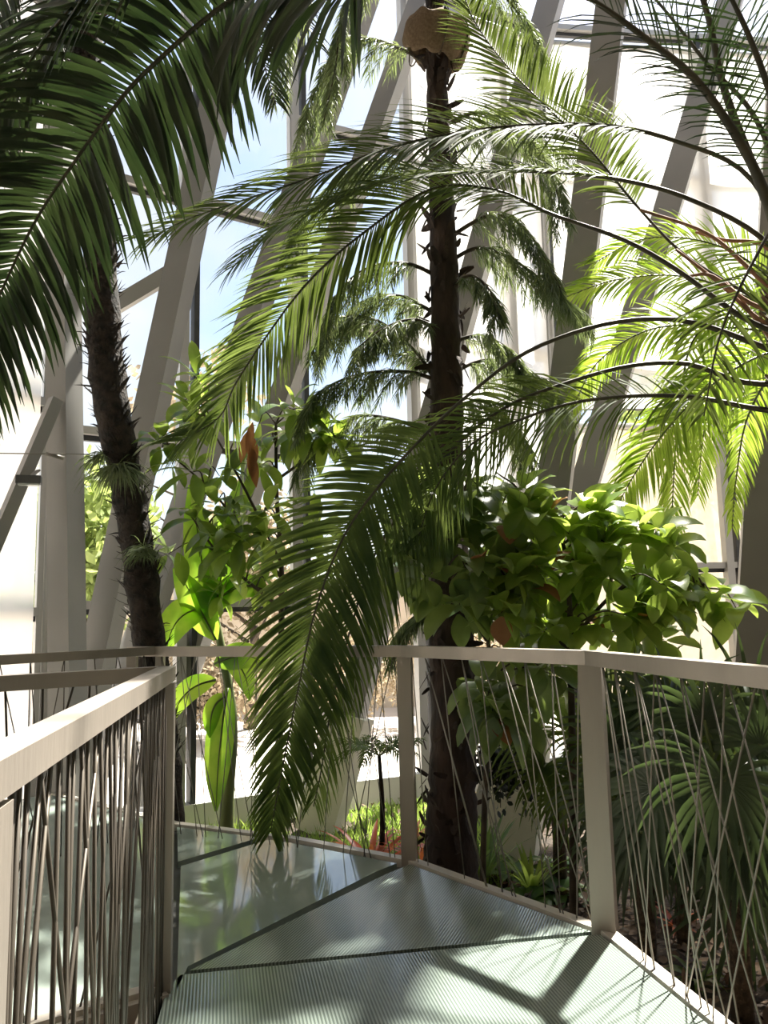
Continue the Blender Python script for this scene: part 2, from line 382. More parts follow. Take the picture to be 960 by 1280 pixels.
sheet('mesh_screen', 'beige woven mesh screen hanging beside the dark window bar at right', 'screen', W[3].lerp(W[4], .02), W[3].lerp(W[4], .98), GZ + .4, 3.5, 'screen', -.25)
# ================================================================== RAILINGS
def cable_set(parent, a, b, H, tops, r, mat, spread, zb=-.03):
    for u, vs in tops:
        for v in vs:
            m = MB(); p0 = a.lerp(b, u) + V((0, 0, H - .03)); p1 = a.lerp(b, min(max(v, .01), .99)) + V((0, 0, zb))
            m.tube([p0, p1], r, 6); m.build('cable', M[mat], parent)
H = 1.1
def hrail(parent, a, b, w=.055, h=.06, ext=0):
    T = (b - a).normalized(); m = MB(); m.bar(a - T * ext + V((0, 0, H - h / 2)), b + T * ext + V((0, 0, H - h / 2)), w, h); m.build('handrail', M['rail'], parent, False)
def rpost(parent, q, T, w=.085, d=.05, zb=-.12):
    m = MB(); m.bar(q + V((0, 0, zb)), q + V((0, 0, H - .06)), w, d, V((T.y, -T.x, 0))); m.build('post', M['rail'], parent, False)
rA = thing('railing', 'metal railing with slanting wires running across behind the glass walkway and down its right side', 'railing', P2)
e_ = [P4 + V((-.25, -.05, 0)), P2 + V((0, .03, 0)), P1 + V((.02, .02, 0)), PB]
rng = random.Random(5)
for i in range(3):
    hrail(rA, e_[i], e_[i + 1] if i < 2 else e_[2].lerp(e_[3], .75), ext=.02)
rpost(rA, e_[0], V((1, 0, 0)), .06)
rpost(rA, e_[1], V((1, -.2, 0)).normalized(), .075); rpost(rA, e_[2], V((.9, -.5, 0)).normalized(), .095)
rpost(rA, e_[2].lerp(e_[3], .72), V((0, 1, 0)), .09)
cable_set(rA, e_[0], e_[1], H, [(u, [u + rng.uniform(-.16, .16), u + rng.uniform(-.1, .2)]) for u in [.05, .12, .2, .27, .35, .42, .5, .57, .64, .71, .78, .85, .92, .97]], .0026, 'rod', .2)
cable_set(rA, e_[1], e_[2], H, [(u, [u + rng.uniform(.0, .35), u + rng.uniform(-.1, .4)]) for u in [.05, .13, .24, .36, .47, .58, .7, .83, .95]], .0028, 'rod', .2)
cable_set(rA, e_[2], e_[3], H, [(.02, [.06, .075]), (.04, [.1, .075]), (.07, [.14, .10, .16]), (.10, [.06, .13, .2]), (.13, [.22, .17]), (.16, [.11, .22]), (.18, [.14, .26]), (.21, [.11, .3]), (.24, [.15, .29]), (.28, [.2, .36]), (.32, [.25, .4])], .0032, 'rod', .2)
rB = thing('railing', 'far railing in front of the glowing white blind at left edge', 'railing', (-1.45, 4.95, 0))
b0, b1 = V((-1.42, 4.98, 0)), V((-2.35, 3.75, 0))
hrail(rB, b0, b1, .05, .05); rpost(rB, b0, V((1, 0, 0)), .05, .05, 0); rpost(rB, b1, V((1, 0, 0)), .05, .05, 0)
cable_set(rB, b0, b1, H, [(u, [u + rng.uniform(-.2, .2), u + rng.uniform(-.2, .2)]) for u in [.08, .2, .3, .42, .55, .66, .78, .9]], .003, 'rod_dark', .2, 0)
rC = thing('railing', 'near railing with dense dark rods and a square corner post at lower left', 'railing', CC)
c0 = CC + V((0, 0, 0)); cn = G(-14, 944, H); cn.z = 0; cl = CC + (CL - CC).normalized() * 1.5
T_ = (cn - c0).normalized(); cfar = cn + T_ * .4
hrail(rC, c0, cfar, .06, .05); hrail(rC, c0, cl, .05, .05)
rpost(rC, c0, T_, .055, .055, -.05); rpost(rC, cn + T_ * .01, T_, .055, .055, -.6); rpost(rC, cl, T_, .05, .05, -.05)
m = MB(); m.bar(c0 + V((0, 0, .0)), cl + V((0, 0, .0)), .05, .05); m.build('bottom_rail', M['edge'], rC, False)
for i in range(40):
    u = (i + rng.random()) / 40 * .98 + .01; v = min(.99, max(.0, u + rng.choice([rng.uniform(-.04, .04), rng.uniform(-.22, .22), rng.uniform(-.36, .36)])))
    m = MB(); m.tube([c0.lerp(cn, u) + V((0, 0, H - .04)), c0.lerp(cn, v) + V((0, 0, -.14))], .0046, 6); m.build('rod', M['rod_dark'], rC)
for i in range(16):
    u = (i + rng.random()) / 16; v = min(.97, max(.02, u + rng.uniform(-.2, .2)))
    m = MB(); m.tube([c0.lerp(cl, u) + V((0, 0, H - .04)), c0.lerp(cl, v) + V((0, 0, .0))], .004, 6); m.build('rod', M['rod_dark'], rC)
# ================================================================== PALMS
# palm standing behind the viewer, whose long fronds reach down into view
oh = thing('date_palm', 'tall palm reaching in from overhead with broad dark fronds across the upper left', 'palm', (2.2, -.8, GZ))
crown = V((1.1, .1, 4.35))
tree_trunk(oh, [(2.2, -.8, GZ), (2.15, -.75, 1.5), (1.8, -.4, 3.2), crown], [.16, .13, .13, .15], 'bark_dark', rough=.06)
L1 = [crown, V((.8, 1.0, 4.35)), P(480, -75, 2.4), P(370, -28, 2.62), P(285, 3, 2.75), P(180, 92, 2.85), P(135, 145, 2.9), P(95, 200, 2.95), P(45, 275, 3.0), P(0, 368, 3.05), P(-50, 480, 3.1)]
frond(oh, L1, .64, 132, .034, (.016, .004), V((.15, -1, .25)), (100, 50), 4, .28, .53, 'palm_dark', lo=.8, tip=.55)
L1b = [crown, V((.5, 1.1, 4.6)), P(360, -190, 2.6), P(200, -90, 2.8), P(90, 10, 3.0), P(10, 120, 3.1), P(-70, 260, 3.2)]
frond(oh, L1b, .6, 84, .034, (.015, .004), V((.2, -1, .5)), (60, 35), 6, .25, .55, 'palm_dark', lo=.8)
for a in (200, 250, 300, 340, 20, 160):
    dx, dy = math.cos(rad(a)), math.sin(rad(a))
    frond(oh, [crown, crown + V((dx * .8, dy * .8, .75)), crown + V((dx * 1.9, dy * 1.9, .7)), crown + V((dx * 2.8, dy * 2.8, -.1))], .45, 60, .03, (.015, .004), (0, 0, 1), (60, 35), 15, .2, .2, 'palm_dark')
# palm at the right whose stalks arch leftwards right across the view
rp = thing('date_palm', 'palm off the right edge with long thin stalks arching left across the whole view', 'palm', P(1030, 1200, 3.9).xy.to_3d() + V((0, 0, GZ)))
cr = P(1010, 410, 3.9); b_ = V((cr.x + .12, 3.95, GZ))
tree_trunk(rp, [b_, V((cr.x + .14, 3.95, .8)), cr + V((.03, 0, -.2)), cr + V((0, 0, .15))], [.17, .14, .15, .12], 'bark_dark', rough=.08)
RF = [
 ([(1005, 380), (985, 300), (930, 215), (850, 178), (760, 157), (640, 158), (540, 172), (470, 190), (400, 218), (320, 245), (240, 272), (185, 298)], 4.1, 4.0, dict(L=.62, n=130, t0=.33, nrm=(.1, -.75, .6), mat='palm')),
 ([(1005, 400), (960, 305), (860, 248), (760, 222), (660, 214), (560, 217), (480, 228), (400, 258), (340, 290), (290, 335)], 3.9, 4.2, dict(L=.6, n=120, t0=.38, nrm=(.1, -.6, .8), mat='palm')),
 ([(1010, 430), (930, 398), (850, 340), (780, 300), (690, 268), (620, 238), (541, 236), (460, 287), (380, 358), (300, 470), (275, 520), (225, 552)], 3.85, 4.4, dict(L=.6, n=150, t0=.36, nrm=(.2, -.8, .5), mat='palm', tip=.4)),
 ([(1010, 460), (940, 428), (860, 402), (790, 400), (720, 415), (650, 445), (590, 490), (540, 535), (480, 600), (430, 670), (395, 760), (375, 850), (355, 950), (338, 1040)], 3.7, 4.45, dict(L=.56, n=130, t0=.46, nrm=(.3, -.85, .35), mat='palm', w=.024, tip=.3, phi=(66, 34))),
 ([(1010, 480), (930, 478), (860, 455), (790, 457), (720, 475), (640, 505), (580, 548), (520, 615), (470, 690), (440, 780), (415, 880), (402, 960), (392, 1008)], 3.85, 4.6, dict(L=.56, n=150, t0=.3, droop=.4, keep=.75, nrm=(.25, -.85, .35), mat='palm', w=.016, tip=.3)),
 ([(1010, 520), (940, 510), (870, 497), (800, 495), (720, 503), (650, 525), (590, 555), (545, 610), (520, 680)], 3.7, 4.3, dict(L=.6, n=110, t0=.22, droop=.5, keep=.7, nrm=(.1, -.75, .6), mat='palm', w=.012)),
 ([(1000, 380), (955, 240), (920, 170), (870, 100), (810, 50), (740, 0), (660, -40), (560, -60)], 3.6, 3.3, dict(L=.55, n=56, t0=.3, nrm=(-.2, -.8, .5), mat='palm_dark', r=(.03, .006), w=.012, keep=.8)),
 ([(1005, 370), (950, 230), (905, 110), (885, 20), (850, -80), (800, -160)], 3.8, 3.6, dict(L=.4, n=30, t0=.3, nrm=(-.6, -.6, .4), mat='palm_dark', r=(.03, .008), w=.011, keep=.6)),
 ([(1015, 370), (985, 200), (950, 80), (905, -20), (850, -110)], 3.6, 3.2, dict(L=.42, n=44, t0=.3, nrm=(-.5, -.7, .4), mat='palm_dark', r=(.026, .006), w=.011, keep=.8)),
 ([(1010, 400), (955, 170), (880, 75), (820, 0), (750, -70)], 4.1, 4.4, dict(L=.45, n=36, t0=.35, nrm=(-.4, -.7, .5), mat='palm_dark', r=(.02, .005), w=.011, keep=.7)),
 ([(1010, 430), (950, 378), (860, 322), (800, 262), (740, 190), (690, 140), (640, 90), (595, 30), (575, -20)], 4.1, 4.7, dict(L=.5, n=100, t0=.38, nrm=(.1, -.9, .3), mat='palm', r=(.012, .003))),
 ([(1015, 400), (1000, 330), (975, 280), (940, 330), (900, 420), (880, 520)], 3.9, 3.4, dict(L=.4, n=40, t0=.4, nrm=(-.2, -.8, .5), mat='palm', keep=.6)),
 ([(1015, 390), (1060, 250), (1140, 200), (1240, 300)], 3.9, 3.6, dict(L=.5, n=50, mat='palm')),
 ([(1015, 390), (1050, 240), (1080, 140), (1130, 60)], 3.9, 4.6, dict(L=.5, n=50, mat='palm')),
]
m = MB(); ctop = cr + V((0, 0, .1))
for i in range(170):                                  # cut leaf bases round the crown
    a = U(0, 6.28); d = V((math.cos(a), math.sin(a), U(.7, 2.2))); m.blade(ctop + V((math.cos(a) * .12, math.sin(a) * .12, U(-.5, .08))), d, V((math.cos(a), math.sin(a), 0)), U(.1, .24), U(.03, .06), -.05, 3, (1, .8, .5), .3)
m.build('crown_fibre', M['fibre'], rp)
for pts, y0, y1, kw in RF:
    kw.setdefault('w', .018); kw.setdefault('r', (.017, .003)); kw.setdefault('phi', (58, 30)); kw.setdefault('droop', .2); kw.setdefault('lo', .5)
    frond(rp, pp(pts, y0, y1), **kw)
for pts in ([(1000, 420), (950, 400), (900, 355), (845, 312)], [(1000, 400), (930, 330), (880, 290), (800, 262)], [(1000, 380), (960, 310), (905, 300), (870, 290)], [(1005, 400), (940, 380), (890, 345), (860, 345)], [(1000, 470), (930, 380), (905, 350)]):
    m = MB(); sp, _ = spline(pp(pts, 3.85, 4.1), 20); m.tube(sp, [.014 - .0003 * i for i in range(21)], 7)
    m.build('dead_stalk', M['dead_stalk'], rp)
# sunlit palm further back at the right
bp = thing('feather_palm', 'backlit yellow-green palm hanging behind the arching stalks at right', 'palm', V((P(1035, 900, 5.7).x, 5.7, GZ)))
cb = P(1030, 430, 5.7)
tree_trunk(bp, [V((cb.x, 5.7, GZ)), V((cb.x + .05, 5.7, 1)), cb], [.12, .1, .1], 'bark_dark')
for pts, y1, L_, n_ in [([(1025, 430), (950, 445), (885, 485), (835, 535), (795, 590), (765, 645)], 5.5, .5, 70), ([(1025, 425), (930, 395), (870, 420), (850, 500), (842, 600), (838, 700)], 5.8, .42, 66),
        ([(1025, 420), (930, 370), (850, 345), (770, 350), (705, 372)], 5.9, .5, 60), ([(1025, 415), (940, 330), (870, 300), (800, 300), (740, 330)], 6.1, .5, 60),
        ([(1030, 430), (975, 455), (935, 520), (920, 600), (915, 660)], 5.6, .3, 46), ([(1025, 425), (920, 410), (820, 410), (750, 450), (715, 510)], 5.9, .45, 60), ([(1030, 430), (960, 430), (900, 470), (880, 540), (872, 620)], 6.0, .4, 50)]:
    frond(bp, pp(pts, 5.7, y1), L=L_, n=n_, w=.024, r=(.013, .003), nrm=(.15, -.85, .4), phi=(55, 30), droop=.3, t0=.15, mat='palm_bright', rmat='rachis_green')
# palm with the dark shaggy leaning trunk at the left
lp = thing('date_palm', 'leaning palm at left with dark shaggy trunk rough with old leaf stubs', 'palm', V((P(215, 1100, 5.35).x, 5.35, GZ)))
tp = [P(222, 1130, 5.35), P(214, 1030, 5.35), P(205, 930, 5.35), P(190, 830, 5.35), P(174, 700, 5.35), P(158, 600, 5.35), P(140, 510, 5.35), P(130, 420, 5.35), P(124, 300, 5.35), P(112, 150, 5.35), P(104, 20, 5.35), P(100, -60, 5.35)]
tr, sp, LL, RR = tree_trunk(lp, tp, [.10, .095, .1, .112, .112, .112, .13, .125, .115, .11, .13, .16], 'bark_dark', rough=.10, samples=70)
m = MB()
for i in range(950):
    t = U(.12, .97); p, T = at(sp, LL, t); a = U(0, 6.28); k = min(int(t * 70), 69)
    S = T.cross(V((0, 1, 0))).normalized(); N = S.cross(T); d = (S * math.cos(a) + N * math.sin(a))
    m.blade(p + d * RR[k] * .92, d * .6 + T * U(.3, 1.0) + rvec() * .3, T, U(.04, .13), U(.02, .045), U(-.2, .3), 3, (1, .8, .1), .3)
m.build('leaf_stub', M['bark_dark'], tr)['kind'] = 'stuff'
m = MB(); p = P(100, 5, 5.35)
for i in range(260):
    d = rvec().normalized(); m.blade(p + d * .12 + V((0, 0, U(-.25, .1))), V((d.x, d.y, .9)), rvec(), U(.12, .3), .02, .2, 3)
m.build('crown_fibre', M['fibre'], lp)
cl_ = P(100, -60, 5.35)
for pts, y1 in [([(100, -60), (60, -90), (10, -40), (-40, 60), (-70, 170)], 4.9), ([(100, -60), (50, -70), (0, 10), (-20, 120), (-30, 210)], 5.6), ([(100, -60), (80, -120), (20, -120), (-60, -20), (-110, 120)], 5.0),
        ([(100, -60), (160, -90), (240, -60), (310, 30), (345, 130)], 5.2), ([(100, -60), (130, -120), (230, -130), (330, -60), (400, 60)], 5.9), ([(100, -60), (110, -60), (60, 20), (30, 100), (5, 190)], 5.0)]:
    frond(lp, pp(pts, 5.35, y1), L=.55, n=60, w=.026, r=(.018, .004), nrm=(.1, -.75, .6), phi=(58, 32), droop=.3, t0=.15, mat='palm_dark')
# tufts growing on that trunk
def tuft(p, n, L, label, down=.4):
    t = thing('air_plant', label, 'plant', p, 'air plants on the shaggy trunk'); m = MB()
    for i in range(n):
        d = rvec(); d.y -= .5; d.z = abs(d.z) * .6 - down
        m.blade(p + rvec() * .03, d, rvec(), L * U(.4, 1.1), .007, .6, 5)
    m.build('leaf', M['air'], t)
tuft(P(150, 585, 5.2), 240, .34, 'grassy air plant drooping from the shaggy trunk above the other tuft')
tuft(P(126, 570, 5.3), 90, .26, 'dark grassy tuft on the left side of the shaggy trunk')
tuft(P(180, 690, 5.22), 160, .22, 'lower grassy air plant spreading sideways on the shaggy trunk', .1)
# ================================================================== CONIFER in the middle
ct = thing('conifer_tree', 'tall conifer with straight dark reddish trunk and drooping needled branches in the middle', 'tree', V((P(566, 1100, 5.2).x, 5.2, GZ)))
cp = [P(562, 1125, 5.2), P(564, 1050, 5.2), P(566, 960, 5.2), P(567, 870, 5.2), P(563, 760, 5.2), P(559, 600, 5.2), P(558, 450, 5.2), P(555, 330, 5.2), P(550, 200, 5.2), P(546, 100, 5.2), P(543, 0, 5.2), P(540, -140, 5.2)]
tr2, spc, LC, RC = tree_trunk(ct, cp, [.19, .165, .15, .143, .146, .112, .108, .1, .083, .072, .065, .06], 'bark_red', rough=.07, samples=90)
m = MB()
for i in range(420):                                  # flaking bark plates
    t = U(.02, .98); p, T = at(spc, LC, t); a = U(0, 6.28); k = min(int(t * 90), 89); S = T.cross(V((0, 1, 0))).normalized(); N = S.cross(T); d = S * math.cos(a) + N * math.sin(a)
    m.blade(p + d * RC[k] * 1.0, T * U(-1, 1) + d * .35 + rvec() * .2, d, U(.05, .13), U(.03, .07), 0, 3, (.8, 1, .3), .2)
m.build('bark_plate', M['bark_red'], tr2)['kind'] = 'stuff'
def conifer_branch(pts, y1, nb, bl, y0=5.2):
    sp, L = spline(pp(pts, y0, y1), 30); b = MB(); b.tube(sp, [.016 - .00042 * i for i in range(31)], 6)
    o = b.build('branch', M['twig'], ct); m = MB()
    nb = int(nb * 1.15)
    for i in range(nb):
        t = .15 + .78 * (i + R()) / nb; p, T = at(sp, L, t); S = T.cross(V((0, 0, 1))).normalized(); sd = 1 if i % 2 else -1
        d = (T * .75 + S * sd * U(.3, .75) + V((0, 0, U(-.35, .1)))).normalized(); l = bl * U(.6, 1.1) * (1 - .4 * max(0, t - .6)); k = 17; q = V(p)
        for j in range(k):
            for e in range(3):
                x = d.cross(rvec()).normalized()
                m.blade(q, d * .6 + x * .6 + V((0, 0, -.45)), rvec(), U(.08, .14), .0068, .3, 2, (.7, 1, .1), 0)
            q = q + d * (l / k); d = (d + V((0, 0, -.09))).normalized()
    m.build('needle', M['needle'], o)
for a in [([(556, 350), (510, 330), (460, 335), (420, 370), (395, 440)], 5.0, 26, .34), ([(558, 480), (510, 465), (450, 468), (400, 490), (370, 530)], 5.1, 24, .32), ([(556, 330), (600, 310), (650, 330), (700, 370), (742, 398)], 5.1, 26, .34),
          ([(556, 300), (610, 270), (650, 280), (680, 320), (700, 360)], 4.9, 24, .34), ([(552, 230), (490, 200), (430, 220), (380, 270), (350, 340)], 5.5, 26, .34), ([(548, 160), (600, 140), (650, 160), (690, 220), (705, 290)], 5.5, 26, .34),
          ([(546, 90), (500, 60), (440, 50), (400, 100), (375, 180)], 5.4, 26, .36), ([(543, -60), (480, -50), (430, 10), (420, 80), (405, 150)], 5.0, 30, .36), ([(543, 0), (600, -30), (650, 20), (680, 80)], 5.4, 22, .34),
          ([(558, 420), (520, 400), (480, 410), (440, 440)], 4.8, 20, .3), ([(558, 430), (600, 420), (640, 440), (665, 480)], 5.0, 20, .3), ([(558, 370), (585, 345), (610, 360), (625, 400)], 4.7, 14, .26), ([(550, 200), (580, 160), (640, 170), (720, 190)], 5.9, 24, .34),
          ([(543, -80), (450, -90), (390, -30), (360, 40), (350, 130)], 5.6, 26, .34), ([(558, 520), (600, 500), (640, 530), (660, 575)], 5.4, 20, .3), ([(560, 600), (500, 580), (460, 610), (440, 660)], 5.4, 18, .3), ([(558, 500), (520, 440), (470, 400), (420, 400), (385, 450)], 5.5, 26, .32), ([(558, 560), (510, 530), (450, 520), (400, 545), (370, 590)], 5.5, 24, .32), ([(557, 400), (500, 370), (450, 380), (410, 430)], 5.6, 24, .32), ([(558, 470), (610, 450), (670, 470), (710, 520)], 5.6, 22, .3), ([(565, 770), (610, 760), (640, 770), (670, 800)], 5.4, 16, .3), ([(564, 760), (520, 770), (490, 800)], 5.3, 14, .3)]:
    conifer_branch(*a)
# burlap collar on the trunk
bk = thing('burlap_collar', 'brown burlap roll tied like a tilted collar round the conifer trunk near top', 'cloth', P(545, 55, 5.2))
m = MB(); c = P(543, 52, 5.12); ring = []
ax = V((.22, -.30, .9)).normalized(); e1 = V((1, 0, 0)); e1 = (e1 - ax * e1.dot(ax)).normalized(); e2 = ax.cross(e1)
n_, k_ = 44, 12; vs = []
for i in range(n_ + 1):
    a = rad(-186 + 332 * i / n_); rdir = (e1 * math.cos(a) + e2 * math.sin(a)); cen = c + rdir * .2
    taper = .5 + .5 * min(1, min(i, n_ - i) / 7)
    for j in range(k_):
        b = 2 * math.pi * j / k_; wr = 1 + .10 * math.sin(a * 9 + j) + .05 * R()
        vs.append(cen + rdir * math.cos(b) * .05 * taper * wr + ax * math.sin(b) * .13 * taper * wr)
fs = [(i * k_ + j, i * k_ + (j + 1) % k_, (i + 1) * k_ + (j + 1) % k_, (i + 1) * k_ + j) for i in range(n_) for j in range(k_)] + [tuple(range(k_)), tuple(n_ * k_ + j for j in range(k_))]
m.add(vs, fs); m.build('burlap', M['burlap'], bk)
for a in (-75, -30, 20, 130):
    m = MB(); a = rad(a); rd = e1 * math.cos(a) + e2 * math.sin(a)
    m.tube([c + rd * .2 + rd * math.cos(t) * .058 + ax * math.sin(t) * .14 for t in [i * math.pi / 8 for i in range(17)]], .006, 5); m.build('cord', M['fibre'], bk)
m = MB(); m.tube([c + V((-.06, -.02, -.08)), c + V((.16, -.03, -.05)), c + V((.27, -.03, -.06))], .012, 6); m.build('stick', M['twig'], bk)
# ================================================================== BROAD-LEAVED SHRUBS
OV = (.12, .75, 1, .92, .6, .04)
def shrub(name, label, cat, base, stems, tips, nl, L, w, mat, droop=.25, joint=None, up=.25, extra=None):
    t = thing(name, label, cat, base); s = MB(); sps = []
    for pts, r in stems:
        sp, LL = spline(pts, 24); s.tube(sp, [r * (1 - .65 * i / 24) for i in range(25)], 7); sps.append((sp, r))
    lf = MB(); lf2 = MB()
    for tp_ in tips:
        best = min(((q - tp_).length + (.6 if q.z > tp_.z - .02 else 0), q) for sp, r in sps for q in [sp[i] for i in range(4, 25)])[1] if False else None
        bd = 1e9
        for sp, r in sps:
            for q in sp[5:]:
                dd = (q - tp_).length + (.25 if q.z > tp_.z else 0)
                if dd < bd: bd, best = dd, q
        mid = best.lerp(tp_, .55) + V((0, 0, .07)) + rvec() * .03
        spb, _ = spline([best, mid, tp_], 8); s.tube(spb, [.007 - .0005 * i for i in range(9)], 5)
        ax_ = (tp_ - mid).normalized(); k0 = R() * 6
        for i in range(nl):
            a = k0 + i * 2.4 + U(-.3, .3); x = ax_.cross(V((.2, .1, 1))).normalized(); y = x.cross(ax_)
            back = (i // 5) * .05; pb = tp_ - ax_ * back * U(.5, 1.5)
            d = (x * math.cos(a) + y * math.sin(a)) * .95 + ax_ * U(.1, .7) + V((0, 0, up)) + rvec() * .2
            tgt = lf2 if (extra and R() < extra[1]) else lf
            pb2 = pb + d.normalized() * .02
            tgt.blade(pb2, d, V((0, -.35, 1)) + rvec() * .35, L * U(.6, 1.15), w * U(.8, 1.15), droop * U(.5, 1.6), 6, OV, .22)
    s.build('stem', M['twig'], t)
    lf.build('foliage', M[mat], t)
    if lf2.v: lf2.build('foliage', M[extra[0]], t)['label'] = extra[2]
    return t
def rtips(n, boxes, y0, y1):
    out = []
    for i in range(n):
        cx, cy, rx, ry = boxes[i % len(boxes)]
        while 1:
            a, b = U(-1, 1), U(-1, 1)
            if a * a + b * b <= 1: break
        out.append(P(cx + a * rx, cy + b * ry, U(y0, y1)))
    return out
# leafy shrub right of the trunk, lit by the sun
sb = V((P(716, 1150, 4.75).x, 4.75, GZ))
shrub('leafy_shrub', 'sunlit shrub with oval light green leaves behind the right railing post', 'shrub', sb,
      [([sb, P(716, 1000, 4.75), P(714, 860, 4.75), P(712, 760, 4.75), P(706, 690, 4.7), P(690, 640, 4.7)], .028), ([P(715, 800, 4.75), P(770, 740, 4.7), P(830, 715, 4.7), P(880, 735, 4.7)], .014), ([P(714, 820, 4.75), P(660, 740, 4.6), P(640, 660, 4.6)], .014)],
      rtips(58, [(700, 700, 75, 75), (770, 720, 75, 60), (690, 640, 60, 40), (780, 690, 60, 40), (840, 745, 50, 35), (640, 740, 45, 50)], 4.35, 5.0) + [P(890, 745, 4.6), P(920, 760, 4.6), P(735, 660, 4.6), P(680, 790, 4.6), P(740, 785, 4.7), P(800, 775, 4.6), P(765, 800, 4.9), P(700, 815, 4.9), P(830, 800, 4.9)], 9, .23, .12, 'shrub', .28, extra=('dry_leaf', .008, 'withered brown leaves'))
# broad shrub in front of the conifer
sb = V((P(600, 1120, 4.85).x, 4.85, GZ))
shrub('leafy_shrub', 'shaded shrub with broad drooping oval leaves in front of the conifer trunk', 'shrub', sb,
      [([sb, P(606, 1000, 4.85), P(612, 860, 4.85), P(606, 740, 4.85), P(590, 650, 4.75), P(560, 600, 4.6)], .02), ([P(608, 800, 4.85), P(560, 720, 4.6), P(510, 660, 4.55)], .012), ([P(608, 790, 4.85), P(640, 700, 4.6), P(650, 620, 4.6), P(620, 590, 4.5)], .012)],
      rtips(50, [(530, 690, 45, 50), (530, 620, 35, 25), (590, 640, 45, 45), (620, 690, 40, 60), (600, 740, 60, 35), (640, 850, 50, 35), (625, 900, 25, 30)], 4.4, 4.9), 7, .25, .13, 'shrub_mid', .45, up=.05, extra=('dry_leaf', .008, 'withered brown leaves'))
# big glossy shrub at left
sb = V((P(345, 1100, 5.6).x, 5.6, GZ))
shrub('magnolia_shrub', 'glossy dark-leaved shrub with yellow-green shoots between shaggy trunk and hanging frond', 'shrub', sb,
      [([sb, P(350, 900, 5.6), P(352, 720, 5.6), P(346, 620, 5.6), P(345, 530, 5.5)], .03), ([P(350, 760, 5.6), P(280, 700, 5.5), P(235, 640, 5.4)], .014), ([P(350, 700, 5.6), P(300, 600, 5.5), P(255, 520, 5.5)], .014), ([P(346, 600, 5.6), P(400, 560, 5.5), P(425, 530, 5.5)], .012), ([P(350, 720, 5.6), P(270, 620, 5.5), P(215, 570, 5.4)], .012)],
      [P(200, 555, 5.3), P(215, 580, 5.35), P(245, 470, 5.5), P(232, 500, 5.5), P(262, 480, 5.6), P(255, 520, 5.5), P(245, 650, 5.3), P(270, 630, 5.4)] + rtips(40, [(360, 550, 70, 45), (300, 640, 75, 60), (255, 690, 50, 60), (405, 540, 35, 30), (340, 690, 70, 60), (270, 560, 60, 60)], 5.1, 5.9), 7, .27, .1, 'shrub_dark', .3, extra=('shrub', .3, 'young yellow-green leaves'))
ms = [o for o in C.objects if o.name.startswith('magnolia_shrub')][0]; m = MB()
for i in range(5): m.blade(P(312 + U(-6, 6), 528 + 10 * i, 5.3), V((U(-.25, .25), -.1, -1)), V((U(-.5, .5), -1, 0)), .24, .07, .05, 5, OV, .3)
m.build('withered_leaf', M['dry_leaf'], ms)['label'] = 'withered reddish brown leaves'
# banana plant
bn = thing('banana_plant', 'banana plant with large translucent bright green leaves behind the left railing', 'plant', V((P(285, 1070, 5.9).x, 5.9, GZ)))
m = MB(); sp, _ = spline([V((P(283, 1070, 5.9).x, 5.9, GZ)), P(284, 1000, 5.9), P(290, 900, 5.9), P(275, 800, 5.9), P(262, 740, 5.9)], 24); m.tube(sp, [.06 - .0017 * i for i in range(25)], 10); m.build('stem', M['banana_stem'], bn)
BAN = (.15, .7, .95, 1, .95, .8, .5, .08)
for (a, b, L_, w_, nx, dr) in [((270, 800), (215, 690), .62, .24, -.3, .05), ((268, 770), (290, 640), .8, .26, .2, .05), ((262, 760), (330, 690), .6, .2, .2, .3), ((270, 850), (205, 860), .45, .17, 0, .35), ((285, 860), (268, 960), .85, .22, -.2, .3),
        ((265, 790), (240, 610), 1.1, .26, .4, .03), ((268, 830), (330, 800), .5, .2, 0, .2), ((285, 870), (245, 880), .35, .13, .2, 1.0), ((262, 760), (205, 760), .5, .26, -.1, .5), ((275, 820), (330, 830), .45, .16, -.1, .5), ((262, 745), (305, 560), .9, .2, -.5, .05)]:
    A, B = P(a[0], a[1], 5.85), P(b[0], b[1], 5.7); m = MB()
    d = (B - A); m.blade(A, d, V((nx, -1, .25)), L_, w_, dr, 12, BAN, .15); lf = m.build('leaf', M['banana'], bn)
    k = MB(); d = d.normalized(); q = V(A); ps = [V(q)]
    for i in range(12):
        d = (d + V((0, 0, -1)) * (dr * (i + 1) / 12)).normalized(); q = q + d * (L_ / 12); ps.append(V(q))
    k.tube([A.lerp(sp[14], .0)] + ps[1:], [.009 - .0006 * i for i in range(13)], 6); k.build('midrib', M['rachis_green'], lf)
